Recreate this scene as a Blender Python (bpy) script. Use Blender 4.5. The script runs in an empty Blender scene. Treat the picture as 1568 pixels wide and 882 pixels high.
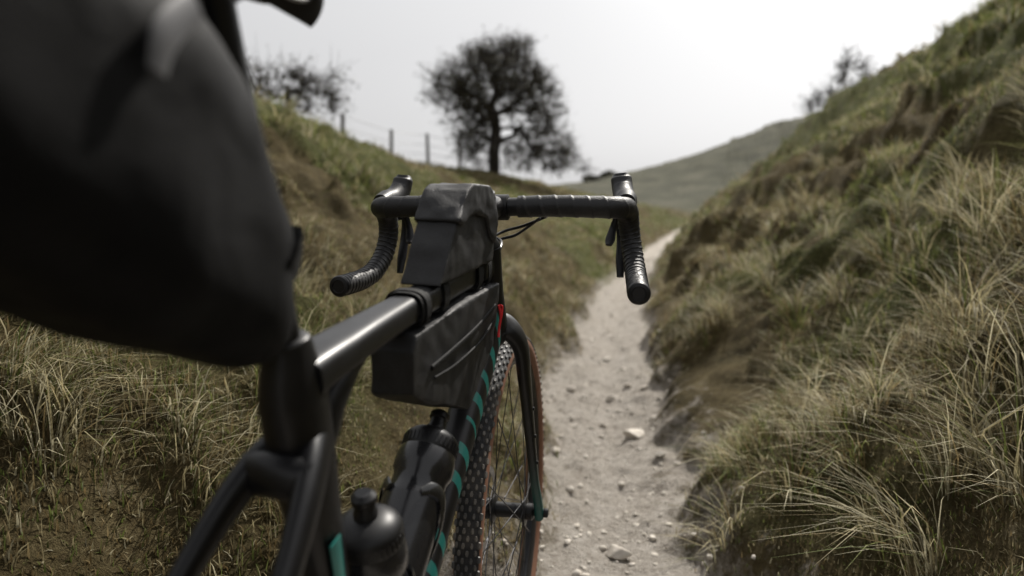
import bpy, numpy as np, math, random
from mathutils import Matrix, Vector
rng=np.random.default_rng(7); random.seed(7)
sc=bpy.context.scene
try:
    sc.view_settings.view_transform='Standard'; sc.view_settings.look='None'; sc.view_settings.exposure=0
except Exception: pass

# ------------------------------------------------------------------ helpers
def new_mat(name): 
    m=bpy.data.materials.new(name); m.use_nodes=True
    nt=m.node_tree; b=nt.nodes['Principled BSDF']; return m,nt,b
def nd(nt,t,**k):
    n=nt.nodes.new(t)
    for a,v in k.items(): setattr(n,a,v)
    return n
def simple(name,col,rough=.5,metal=0.,coat=0.,bump=0.,bscale=300.,spec=.5,trans=0.,dust=0.,dcol=(.32,.28,.23),folds=0.,dlo=.5):
    m,nt,b=new_mat(name)
    b.inputs['Base Color'].default_value=(*col,1); b.inputs['Roughness'].default_value=rough
    b.inputs['Metallic'].default_value=metal; b.inputs['Coat Weight'].default_value=coat
    b.inputs['Coat Roughness'].default_value=.15
    b.inputs['Specular IOR Level'].default_value=spec
    b.inputs['Transmission Weight'].default_value=trans
    tc=nd(nt,'ShaderNodeTexCoord')
    n=nd(nt,'ShaderNodeTexNoise'); n.inputs['Scale'].default_value=bscale; n.inputs['Detail'].default_value=3
    nt.links.new(tc.outputs['Object'],n.inputs['Vector'])
    if bump>0:
        bp=nd(nt,'ShaderNodeBump'); bp.inputs['Strength'].default_value=bump; bp.inputs['Distance'].default_value=.002
        nt.links.new(n.outputs['Fac'],bp.inputs['Height']); nt.links.new(bp.outputs['Normal'],b.inputs['Normal'])
        if folds>0:
            nf=nd(nt,'ShaderNodeTexNoise'); nf.inputs['Scale'].default_value=17; nf.inputs['Detail'].default_value=1.5; nf.inputs['Distortion'].default_value=.8
            nt.links.new(tc.outputs['Object'],nf.inputs['Vector'])
            b2=nd(nt,'ShaderNodeBump'); b2.inputs['Strength'].default_value=folds; b2.inputs['Distance'].default_value=.014
            nt.links.new(nf.outputs['Fac'],b2.inputs['Height']); nt.links.new(b2.outputs['Normal'],bp.inputs['Normal'])
    n2=nd(nt,'ShaderNodeTexNoise'); n2.inputs['Scale'].default_value=18; n2.inputs['Detail'].default_value=5
    nt.links.new(tc.outputs['Object'],n2.inputs['Vector'])
    mr=nd(nt,'ShaderNodeMapRange'); mr.inputs[1].default_value=.3; mr.inputs[2].default_value=.7
    mr.inputs[3].default_value=max(rough-.08,.02); mr.inputs[4].default_value=min(rough+.12,1)
    nt.links.new(n2.outputs['Fac'],mr.inputs[0]); nt.links.new(mr.outputs[0],b.inputs['Roughness'])
    if dust>0:
        mx=nd(nt,'ShaderNodeMix',data_type='RGBA'); mx.inputs[6].default_value=(*col,1); mx.inputs[7].default_value=(*dcol,1)
        m2=nd(nt,'ShaderNodeMapRange'); m2.inputs[1].default_value=dlo; m2.inputs[2].default_value=.8; m2.inputs[4].default_value=dust
        nt.links.new(n2.outputs['Fac'],m2.inputs[0]); nt.links.new(m2.outputs[0],mx.inputs[0]); nt.links.new(mx.outputs[2],b.inputs['Base Color'])
    return m

class MB:
    def __init__(s): s.V=[];s.F=[];s.MI=[]
    def add(s,vf,mi=0):
        v,f=vf; o=len(s.V); s.V+= [tuple(map(float,p)) for p in v]; s.F+=[tuple(i+o for i in q) for q in f]
        s.MI+= (list(mi) if hasattr(mi,'__len__') else [mi]*len(f)); return s
def link(o): sc.collection.objects.link(o); return o
def mkobj(name,mb,mats,parent=None,mw=None,smooth=True,auto=None):
    me=bpy.data.meshes.new(name); me.from_pydata(mb.V,[],mb.F); me.update()
    for m in (mats if isinstance(mats,(list,tuple)) else [mats]): me.materials.append(m)
    me.polygons.foreach_set('material_index',mb.MI)
    if smooth: me.polygons.foreach_set('use_smooth',[True]*len(me.polygons))
    o=link(bpy.data.objects.new(name,me))
    if smooth:
        try: me.set_sharp_from_angle(angle=math.radians(auto or 40))
        except Exception: pass
    if parent: o.parent=parent
    if mw is not None: o.matrix_world=mw
    return o
def catmull(P,m):
    P=np.array(P,float)
    if len(P)==2:
        t=np.linspace(0,1,m)[:,None]; return P[0]*(1-t)+P[1]*t, np.linspace(0,1,m)
    Q=np.vstack([2*P[0]-P[1],P,2*P[-1]-P[-2]]); n=len(P)-1
    out=[];u=np.linspace(0,n,m)
    for t in u:
        i=min(int(t),n-1); f=t-i; a,b,c,d=Q[i],Q[i+1],Q[i+2],Q[i+3]
        out.append(.5*((2*b)+(-a+c)*f+(2*a-5*b+4*c-d)*f*f+(-a+3*b-3*c+d)*f**3))
    return np.array(out),u/n
def sweep(P,rx,ry=None,ref=(0,1,0),n=14,p=2.,m=None,rfun=None,cap=True):
    if ry is None: ry=rx
    m=m or (2 if len(P)==2 else len(P)*5)
    C,u=catmull(P,m)
    f=lambda r: np.interp(u,np.linspace(0,1,len(r)),r) if hasattr(r,'__len__') else np.full(m,float(r))
    RX,RY=f(rx),f(ry)
    T=np.gradient(C,axis=0); T/=np.linalg.norm(T,axis=1)[:,None]+1e-12
    S=np.concatenate([[0],np.cumsum(np.linalg.norm(np.diff(C,axis=0),axis=1))])
    side=np.array(ref,float); V=[]
    th=np.linspace(0,2*np.pi,n,endpoint=False)
    cs=np.sign(np.cos(th))*np.abs(np.cos(th))**(2/p); sn=np.sign(np.sin(th))*np.abs(np.sin(th))**(2/p)
    for i in range(m):
        s=side-np.dot(side,T[i])*T[i]; s/=np.linalg.norm(s)+1e-12
        if rfun is not None: side=s
        nn=np.cross(T[i],s)
        k=np.ones(n) if rfun is None else rfun(S[i],th)
        V+=list(C[i]+np.outer(RX[i]*cs*k,s)+np.outer(RY[i]*sn*k,nn))
    F=[(i*n+j,i*n+(j+1)%n,(i+1)*n+(j+1)%n,(i+1)*n+j) for i in range(m-1) for j in range(n)]
    if cap: F+=[tuple(range(n))[::-1],tuple((m-1)*n+j for j in range(n))]
    return V,F
def revolve(prof,o,ax,n=32,cap=True):
    ax=np.array(ax,float); ax/=np.linalg.norm(ax); o=np.array(o,float)
    a=np.cross(ax,[0,1,0]); 
    if np.linalg.norm(a)<.1: a=np.cross(ax,[1,0,0])
    a/=np.linalg.norm(a); b=np.cross(ax,a); V=[]
    for r,h in prof:
        for j in range(n):
            t=2*np.pi*j/n; V.append(o+ax*h+a*r*math.cos(t)+b*r*math.sin(t))
    m=len(prof)
    F=[(i*n+j,i*n+(j+1)%n,(i+1)*n+(j+1)%n,(i+1)*n+j) for i in range(m-1) for j in range(n)]
    if cap: F+=[tuple(range(n))[::-1],tuple((m-1)*n+j for j in range(n))]
    return V,F
def ring(prof,c,n=96):
    V=[];m=len(prof)
    for i in range(n):
        t=2*np.pi*i/n
        for r,y in prof: V.append((c[0]+r*math.cos(t),c[1]+y,c[2]+r*math.sin(t)))
    F=[(i*m+j,i*m+(j+1)%m,((i+1)%n)*m+(j+1)%m,((i+1)%n)*m+j) for i in range(n) for j in range(m)]
    return V,F
def box(c,ax,ay,az,s):
    c=np.array(c,float); V=[]
    for i in (-1,1):
        for j in (-1,1):
            for k in (-1,1): V.append(c+np.array(ax)*i*s[0]+np.array(ay)*j*s[1]+np.array(az)*k*s[2])
    return V,[(0,1,3,2),(4,6,7,5),(0,4,5,1),(2,3,7,6),(0,2,6,4),(1,5,7,3)]
def prism(poly,y0,y1):
    n=len(poly); V=[(x,y0,z) for x,z in poly]+[(x,y1,z) for x,z in poly]
    F=[tuple(range(n)),tuple(range(n,2*n))[::-1]]+[(i,i+n,(i+1)%n+n,(i+1)%n) for i in range(n)]
    return V,F

# ------------------------------------------------------------------ noise + terrain
def _h(ix,iy,s):
    v=np.sin(ix*127.1+iy*311.7+s*74.7)*43758.5453; return v-np.floor(v)
def vn(x,y,s=0):
    ix=np.floor(x);iy=np.floor(y);fx=x-ix;fy=y-iy
    fx=fx*fx*(3-2*fx);fy=fy*fy*(3-2*fy)
    a=_h(ix,iy,s);b=_h(ix+1,iy,s);c=_h(ix,iy+1,s);d=_h(ix+1,iy+1,s)
    return (a*(1-fx)+b*fx)*(1-fy)+(c*(1-fx)+d*fx)*fy
def fbm(x,y,o=4,s=0):
    t=0;a=.5;n=0
    for i in range(o):
        t=t+a*(vn(x,y,s+i*3.1)*2-1); n+=a; a*=.5; x,y=x*2.03+y*.3+5.2,y*2.03-x*.12+1.3
    return t/n
ss=lambda a: np.clip(a,0,1)**2*(3-2*np.clip(a,0,1))
YT=np.linspace(-10,640,13001)
def tab(ys,vs,sm=.6):
    v=np.interp(YT,ys,vs); k=int(sm/.05)
    ker=np.hanning(2*k+3); ker/=ker.sum()
    vp=np.pad(v,(k+1,k+1),mode='edge'); return np.convolve(vp,ker,mode='valid')
T_xc=tab([-10,0,.6,1.3,1.68,2.24,3.62,6.05,9.02,17.7,24.8,32,45,60,140,640],[-2.6,-.12,-.02,.20,.29,.355,.51,.90,1.50,3.42,5.2,7.8,12.5,18,45,200])
T_hw=tab([-10,0,1.0,1.5,1.8,2.24,3.62,6,9,24,40,46,640],[.4,.38,.36,.29,.26,.26,.28,.28,.30,.36,.4,-.6,-.6])
T_zp=tab([-10,20,24.8,32,45,60,140,640],[0,0,.05,.5,1.4,1.6,1.6,1.6],2)
T_XL=tab([-10,0,6,14,20,25,29,33,42,60,140,640],[-4,-4,-4.4,-5.4,-5.33,-4.33,-2.3,-.12,3.4,8,30,180],1.5)
T_ZL=tab([-10,0,6,14,20,25,29,33,42,60,140,640],[2.4,2.5,2.75,3.15,3.0,3.05,3.3,3.15,2.9,2.5,2.5,2.5],1.5)
T_XR=tab([-10,0,5,10,14,20,25,28,32,45,140,640],[6,6,6.3,6.9,8,8.9,8.6,8.1,9.6,15,60,260],1)
T_ZR=tab([-10,0,5,10,14,20,25,28,32,45,140,640],[3.5,3.5,3.85,3.95,4.1,3.6,2.55,1.3,.8,1.7,1.8,1.8],1)
L=lambda T,Y: np.interp(Y,YT,T)
FX=[-200,-60,-30,0,9.9,16.7,24,33.4,40,60,120,300]; FZ=[1,1.5,2,3.6,4.8,6.4,8.6,12.2,14.0,19,24,26]
def sdist(X,Y):
    s=X-L(T_xc,Y); e=L(T_hw,Y)+.16*fbm(X*1.7,Y*1.7,3,9)+.07*fbm(X*7,Y*7,2,19)
    return s, np.abs(s)-e
def bare(X,Y): return fbm(X*1.25,Y*1.0,4,77)+np.where(X>L(T_xc,Y),.05,-.06)
def zone(X,Y): return fbm(X*.6,Y*.5,5,31)+np.where(X<L(T_xc,Y),.07,.0)-.18*np.exp(-np.abs(X-L(T_xc,Y))/.6)-.3*ss((bare(X,Y)-.12)/.15)
def H(X,Y):
    s,q=sdist(X,Y); q0=np.maximum(q,0)
    xc=L(T_xc,Y);hw=np.maximum(L(T_hw,Y),.1);zp=L(T_zp,Y)
    fade=1-ss((Y-46)/16)
    def bank(tot,Zc,pw,drop):
        t=q0/np.maximum(tot,.5)
        p=np.where(t<1,1-(1-np.clip(t,0,1))**pw,1.)
        return (Zc-zp)*fade*p-np.minimum(drop*np.maximum(q0-tot,0),3.)*fade
    zl=bank(xc-hw-L(T_XL,Y),L(T_ZL,Y),1.25,.10); zr=bank(L(T_XR,Y)-xc-hw,L(T_ZR,Y),1.15,.12)
    z=zp+np.where(s<0,zl,zr)
    A=ss(q0/.5); R=(s>0)
    z=z+.05*ss(q0/.1)
    z=z+A*(.11*fbm(X*.9,Y*.6,4,1)+.13*np.abs(fbm(X*2.1,Y*2.1,3,2))+.06*fbm(X*5.5,Y*5.5,2,14)+.018*fbm(X*13,Y*13,2,3))
    h=fbm(X*.75+3,Y*.6,3,5); z=z+A*R*(.26*h+.12*ss((h-.02)/.10))*ss(q0/1.)
    z=z-A*.07*ss((bare(X,Y)-.14)/.10)      # hollows where the turf has slipped
    ph=(z*2.6+.6*fbm(X*.35,Y*.35,2,8)); z=z+A*.06*np.sin(ph*6.283)*ss((Y-2)/4)
    rough=ss((Y-1.5)/.6)
    z=z+(1-ss(q0/.15))*((.030*fbm(X*4,Y*4,3,4)-.045*np.exp(-(s/.13)**2)+.026*fbm(X*12,Y*12,3,6)+.016*np.abs(fbm(X*28,Y*28,2,7)))*rough)
    F=np.interp(X,FX,FZ)*ss((Y-46)/44)+ss((Y-46)/30)*.5*fbm(X*.08,Y*.08,3,11)
    return z+F-.004

def axis(segs):
    a=[segs[0][0]]
    for lo,hi,st,g in segs:
        x=a[-1];d=st
        while x<hi: x+=d; d*=g; a.append(x)
    return np.array(a)
ys=axis([(-6,0,.15,1),(0,1.4,.03,1),(1.4,4,.013,1),(4,620,.018,1.027)])
sp=axis([(0,.6,.013,1),(.6,1.6,.03,1),(1.6,260,.035,1.045)])
sg=np.concatenate([-sp[::-1][:-1],sp])
SY,SS=np.meshgrid(ys,sg,indexing='ij')
GX=SS+L(T_xc,SY); GZ=H(GX,SY)
_,Q=sdist(GX,SY)
ny,nx=SY.shape
co=np.stack([GX,SY,GZ],-1).reshape(-1,3)
idx=np.arange(ny*nx).reshape(ny,nx)
quads=np.stack([idx[:-1,:-1],idx[:-1,1:],idx[1:,1:],idx[1:,:-1]],-1).reshape(-1,4)
qm=Q.reshape(-1)
fq=qm[quads].max(1)
def fastmesh(name,co,quads,mat,attrs={},smooth=True):
    me=bpy.data.meshes.new(name); me.vertices.add(len(co)); me.vertices.foreach_set('co',co.astype(np.float32).ravel())
    me.loops.add(quads.size); me.loops.foreach_set('vertex_index',quads.astype(np.int32).ravel())
    me.polygons.add(len(quads)); me.polygons.foreach_set('loop_start',(np.arange(len(quads))*quads.shape[1]).astype(np.int32))
    me.update(calc_edges=True)
    if smooth: me.polygons.foreach_set('use_smooth',np.ones(len(quads),bool))
    for k,v in attrs.items():
        if v.ndim==1: a=me.attributes.new(k,'FLOAT','POINT'); a.data.foreach_set('value',v.astype(np.float32))
        else:
            a=me.attributes.new(k,'FLOAT_COLOR','POINT'); a.data.foreach_set('color',v.astype(np.float32).ravel())
    me.materials.append(mat); return link(bpy.data.objects.new(name,me))
def ground_material():
    m,nt,b=new_mat('chalk_and_turf'); lk=nt.links.new
    tc=nd(nt,'ShaderNodeTexCoord'); at=nd(nt,'ShaderNodeAttribute',attribute_name='edge'); zn=nd(nt,'ShaderNodeAttribute',attribute_name='zone')
    def noise(s,d=6,r=.6):
        n=nd(nt,'ShaderNodeTexNoise'); n.inputs['Scale'].default_value=s; n.inputs['Detail'].default_value=d; n.inputs['Roughness'].default_value=r
        lk(tc.outputs['Object'],n.inputs['Vector']); return n.outputs['Fac']
    def ramp(f,st):
        r=nd(nt,'ShaderNodeValToRGB'); e=r.color_ramp.elements
        while len(e)<len(st): e.new(.5)
        for el,(p,c) in zip(e,st): el.position=p; el.color=(*c,1)
        lk(f,r.inputs[0]); return r.outputs[0]
    def mix(f,a,b_):
        x=nd(nt,'ShaderNodeMix',data_type='RGBA')
        if isinstance(f,float): x.inputs[0].default_value=f
        else: lk(f,x.inputs[0])
        lk(a,x.inputs[6]); lk(b_,x.inputs[7]); return x.outputs[2]
    green=ramp(noise(7,8,.7),[(.3,(.038,.042,.015)),(.48,(.09,.105,.03)),(.6,(.145,.15,.05)),(.72,(.22,.19,.09))])
    brown=ramp(noise(5,8,.7),[(.3,(.035,.024,.013)),(.47,(.095,.066,.032)),(.6,(.18,.135,.07)),(.72,(.30,.25,.17))])
    zr=nd(nt,'ShaderNodeMapRange',interpolation_type='SMOOTHSTEP'); zr.inputs[1].default_value=-.12; zr.inputs[2].default_value=.15; lk(zn.outputs['Fac'],zr.inputs[0])
    big=mix(zr.outputs[0],brown,green)
    fine=ramp(noise(42,6,.75),[(.28,(.02,.018,.010)),(.5,(.09,.082,.036)),(.72,(.25,.22,.115))])
    turf=mix(.42,big,fine)
    far_haze=ramp(noise(.35,6,.6),[(.3,(.06,.06,.045)),(.5,(.09,.09,.065)),(.65,(.12,.115,.085))])  # distance haze painted into the ground colour as muted greyish tones
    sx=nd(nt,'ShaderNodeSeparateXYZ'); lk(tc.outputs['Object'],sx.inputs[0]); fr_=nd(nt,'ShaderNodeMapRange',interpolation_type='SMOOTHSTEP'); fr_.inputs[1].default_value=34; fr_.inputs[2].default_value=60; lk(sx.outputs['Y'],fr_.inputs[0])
    turf=mix(fr_.outputs[0],turf,far_haze)
    ch1=ramp(noise(6,9,.72),[(.30,(.30,.255,.21)),(.45,(.47,.425,.37)),(.62,(.60,.555,.50)),(.75,(.68,.645,.60))])
    ch2=ramp(noise(40,8,.8),[(.34,(.16,.13,.105)),(.47,(.46,.415,.36)),(.66,(.75,.71,.65))])
    chalk=mix(.55,ch1,ch2)
    a1=nd(nt,'ShaderNodeMath',operation='MULTIPLY_ADD'); lk(noise(11,8,.75),a1.inputs[0]); a1.inputs[1].default_value=-.6; lk(at.outputs['Fac'],a1.inputs[2])
    mr=nd(nt,'ShaderNodeMapRange',interpolation_type='SMOOTHSTEP'); mr.inputs[1].default_value=-.34; mr.inputs[2].default_value=-.16; lk(a1.outputs[0],mr.inputs[0])
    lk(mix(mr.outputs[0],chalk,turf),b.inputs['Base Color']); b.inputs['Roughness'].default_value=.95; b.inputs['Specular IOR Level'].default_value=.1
    ad=nd(nt,'ShaderNodeMath',operation='ADD'); lk(noise(90,5,.75),ad.inputs[0]); lk(noise(22,6,.7),ad.inputs[1])
    bp=nd(nt,'ShaderNodeBump'); bp.inputs['Strength'].default_value=1.; bp.inputs['Distance'].default_value=.035
    lk(ad.outputs[0],bp.inputs['Height']); lk(bp.outputs['Normal'],b.inputs['Normal'])
    return m
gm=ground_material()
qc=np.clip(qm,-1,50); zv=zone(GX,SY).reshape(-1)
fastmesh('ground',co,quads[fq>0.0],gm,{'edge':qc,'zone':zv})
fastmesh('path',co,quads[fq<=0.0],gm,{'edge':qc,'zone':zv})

# ------------------------------------------------------------------ grass
pal=np.array([[.135,.165,.045],[.215,.24,.075],[.08,.09,.03],[.38,.33,.19],[.25,.19,.095],[.48,.44,.30],[.165,.12,.055]])
def gcol(X,Y,n,kind):
    c=np.zeros((n,4));c[:,3]=1
    v=zone(X,Y)+.12*rng.standard_normal(n)
    g=rng.random(n)
    k=np.where(v>.02,np.where(g<.36,0,np.where(g<.70,1,np.where(g<.82,2,np.where(g<.94,3,5)))),np.where(g<.26,3,np.where(g<.46,4,np.where(g<.56,5,np.where(g<.76,6,0)))))
    if kind==1: k=np.where(rng.random(n)<.65,np.where(rng.random(n)<.5,3,5),k)
    br=(.6+.7*rng.random(n))[:,None]
    c[:,:3]=pal[k]*br; return c
def blades(X,Y,az,Ln,W,bend,col,seg=3):
    n=len(X); Z=H(X,Y)-.006
    t=np.array([0,.36,.72,1.]) if seg==3 else np.array([0,.55,1.]); wt=np.array([1,.85,.5,.06]) if seg==3 else np.array([1,.75,.06])
    k=len(t)
    hx=np.outer(bend*Ln,t**2); vz=np.outer(Ln,t)*(1-.55*np.outer(np.clip(bend,0,1.2),t))
    dx,dy=np.cos(az),np.sin(az)
    pa=az+np.pi/2+rng.normal(0,.5,n); px,py=np.cos(pa),np.sin(pa)
    C=np.stack([X[:,None]+hx*dx[:,None],Y[:,None]+hx*dy[:,None],Z[:,None]+vz],-1)
    O=np.stack([px,py,np.zeros(n)],-1)[:,None,:]*(W[:,None]*wt)[...,None]*.5
    V=np.stack([C-O,C+O],2).reshape(n*2*k,3)
    pat=np.array([[2*i,2*i+1,2*i+3,2*i+2] for i in range(k-1)])
    b=np.arange(n)[:,None,None]*2*k+pat[None]
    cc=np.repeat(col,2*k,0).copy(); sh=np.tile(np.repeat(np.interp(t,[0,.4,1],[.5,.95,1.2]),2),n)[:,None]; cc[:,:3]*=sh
    return V,b.reshape(-1,4),cc
GV,GF,GC=[],[],[];off=0
def addbl(*a):
    global off
    V,F,C=blades(*a); GV.append(V);GF.append(F+off);GC.append(C); off+=len(V)
def region(n,y0,y1):
    u=rng.random(n); Y=y0*(y1/y0)**u
    wl=np.minimum(1.2+Y*.72,10);wr=np.minimum(1.0+Y*.85,13)
    X=-wl+rng.random(n)*(wl+wr)
    s,q=sdist(X,Y); return X,Y,s,q
def turf(n,y0,y1,l0,l1,w0,seedk,seg):
    X,Y,s,q=region(n,y0,y1)
    dens=fbm(X*1.3,Y*1.3,3,seedk); keep=(q>-.05+.12*rng.random(n))&(rng.random(n)<ss((q+.07)/.25)*.85+.15)&(dens>-.45+.25*rng.random(n))&(bare(X,Y)<.16+.12*rng.random(n))
    X,Y,q=X[keep],Y[keep],q[keep]; n=len(X)
    tall=ss((fbm(X*.8,Y*.8,3,41)+.15)/.5)
    Ln=(l0+(l1-l0)*tall*rng.random(n))*(.6+.6*rng.random(n))*(1+.02*Y)
    W=w0*(.6+.8*rng.random(n))*(1+Y*.16)
    addbl(X,Y,rng.random(n)*6.283,Ln,W,rng.random(n)*.9,gcol(X,Y,n,0),seg)
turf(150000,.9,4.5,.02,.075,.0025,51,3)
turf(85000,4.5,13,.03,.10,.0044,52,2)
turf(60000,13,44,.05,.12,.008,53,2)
def tufts(nt,y0,y1,nb,l0,l1,w,seg,seed=61,thr=-.15,pg=.5,side=0):
    X,Y,s,q=region(nt,y0,y1)
    k=(q>.08)&(fbm(X*1.1,Y*1.1,3,seed)>thr)&(bare(X,Y)<.22)
    if side: k&=(s*side>0)
    X,Y=X[k],Y[k]; m=len(X)
    cen=np.repeat(np.arange(m),nb); n=len(cen)
    r=.035*np.sqrt(rng.random(n))*(1+.06*Y[cen]); a=rng.random(n)*6.283
    bx=X[cen]+r*np.cos(a); by=Y[cen]+r*np.sin(a)
    s=bx-L(T_xc,by)
    comb=rng.random(m)*6.283
    dx=np.cos(a)+.55*np.cos(comb)[cen]-.8*np.sign(s); dy=np.sin(a)+.55*np.sin(comb)[cen]
    az=np.arctan2(dy,dx)+rng.normal(0,.35,n)
    sz=(.45+1.0*rng.random(m)**1.5)[cen]
    Ln=(l0+(l1-l0)*rng.random(n))*sz
    tint=(rng.random(m)[cen]<pg)
    c1=gcol(bx,by,n,0); c2=gcol(bx,by,n,1); col=np.where(tint[:,None],c1,c2)
    addbl(bx,by,az,Ln,w*(.6+.8*rng.random(n))*(1+by*.12),.35+.95*rng.random(n),col,seg)
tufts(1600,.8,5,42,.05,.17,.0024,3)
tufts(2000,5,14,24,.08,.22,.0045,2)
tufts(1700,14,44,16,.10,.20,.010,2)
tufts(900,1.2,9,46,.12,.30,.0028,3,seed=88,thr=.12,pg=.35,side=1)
gmat,nt,b=new_mat('grass_blades'); at=nd(nt,'ShaderNodeAttribute',attribute_name='col')
nt.links.new(at.outputs['Color'],b.inputs['Base Color']); b.inputs['Roughness'].default_value=.6; b.inputs['Specular IOR Level'].default_value=.22
tr=nd(nt,'ShaderNodeBsdfTranslucent'); nt.links.new(at.outputs['Color'],tr.inputs[0])
ms=nd(nt,'ShaderNodeMixShader'); ms.inputs[0].default_value=.4; nt.links.new(b.outputs[0],ms.inputs[1]); nt.links.new(tr.outputs[0],ms.inputs[2])
nt.links.new(ms.outputs[0],nt.nodes['Material Output'].inputs[0])
fastmesh('grass',np.vstack(GV),np.vstack(GF),gmat,{'col':np.vstack(GC)},smooth=False)

# ------------------------------------------------------------------ stones
import bmesh
bm=bmesh.new(); bmesh.ops.create_icosphere(bm,subdivisions=3,radius=1); iv=np.array([v.co[:] for v in bm.verts]); ifc=np.array([[v.index for v in f.verts] for f in bm.faces]); bm.free()
bm=bmesh.new(); bmesh.ops.create_icosphere(bm,subdivisions=1,radius=1); iv1=np.array([v.co[:] for v in bm.verts]); ifc1=np.array([[v.index for v in f.verts] for f in bm.faces]); bm.free()
SV,SF=[],[];o=0
def stone(x,y,r,big=False):
    global o
    v0,f0=(iv,ifc) if big else (iv1,ifc1)
    v=v0.copy()
    for _ in range(11 if big else 0):
        d=rng.standard_normal(3); d/=np.linalg.norm(d); c=.45+.3*rng.random(); h=v@d; v=v-np.outer(np.maximum(h-c,0),d)
    if not big: v=v*(.7+.6*rng.random((len(v),1)))
    k=rng.random()*50; v=v*(1+.08*fbm(v[:,0]*3+k,v[:,1]*3+v[:,2]*3+k,2,3))[:,None]
    v=v*np.array([1.15,.7+.3*rng.random(),.55+.2*rng.random()])*r
    a=rng.random()*6.28; R=np.array([[math.cos(a),-math.sin(a),0],[math.sin(a),math.cos(a),0],[0,0,1]])
    v=v@R.T; z=float(H(np.array([x]),np.array([y]))[0]); v+=[x,y,z+r*(.22 if big else .08)]
    SV.append(v);SF.append(f0+o);o+=len(v)
def gp(px,py):
    e=math.tan(math.atan((py-441)/1049)+.089); Y=.884/e; return (px-784)/1049/(.996-(py-441)/1049*.089)*Y,Y
for px,py,r in [(968,662,.055),(946,848,.040),(874,597,.036),(940,600,.045),(960,590,.03),(1000,640,.028),(898,760,.016),(905,520,.04),(925,800,.013),(925,640,.020),(985,600,.028),(850,690,.018),(1010,700,.022),(880,650,.014),(965,740,.013),(1000,815,.016),(870,835,.014),(955,560,.03),(930,545,.03)]:
    x,y=gp(px,py); stone(x,y,r,True)
for i in range(2000):
    Y=1.5*(20/1.5)**rng.random(); hw=float(L(T_hw,Y)); X=float(L(T_xc,Y))+rng.normal(0,.6)*hw
    stone(X,Y,(.002+.009*rng.random()**5)*(1+.14*Y))
stm=simple('chalk_stone',(.58,.54,.48),.9,bump=.8,bscale=60,spec=.2,dust=.7,dcol=(.33,.285,.235),dlo=.4)
fastmesh('chalk_stones',np.vstack(SV),np.vstack(SF),stm,smooth=False)

# ------------------------------------------------------------------ trees
bark=simple('bark',(.04,.034,.028),.9,spec=.2)
lm,nt,b=new_mat('leaves'); 
gi=nd(nt,'ShaderNodeAttribute',attribute_name='col'); nt.links.new(gi.outputs['Color'],b.inputs['Base Color']); b.inputs['Roughness'].default_value=.6
def tubes(A,B,ra,rb,k=4):
    d=B-A; ln=np.linalg.norm(d,axis=1)[:,None]+1e-9; d=d/ln
    u=np.cross(d,np.array([.3,.9,.2])); u/=np.linalg.norm(u,axis=1)[:,None]+1e-9; v=np.cross(d,u)
    n=len(A); th=np.arange(k)*2*np.pi/k
    r0=u[:,None,:]*np.cos(th)[None,:,None]+v[:,None,:]*np.sin(th)[None,:,None]
    V=np.concatenate([A[:,None,:]+r0*ra[:,None,None],B[:,None,:]+r0*rb[:,None,None]],1).reshape(-1,3)
    b=np.arange(n)[:,None,None]*2*k; j=np.arange(k); q=np.stack([j,(j+1)%k,(j+1)%k+k,j+k],-1)
    return V,(b+q[None]).reshape(-1,4)
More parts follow.
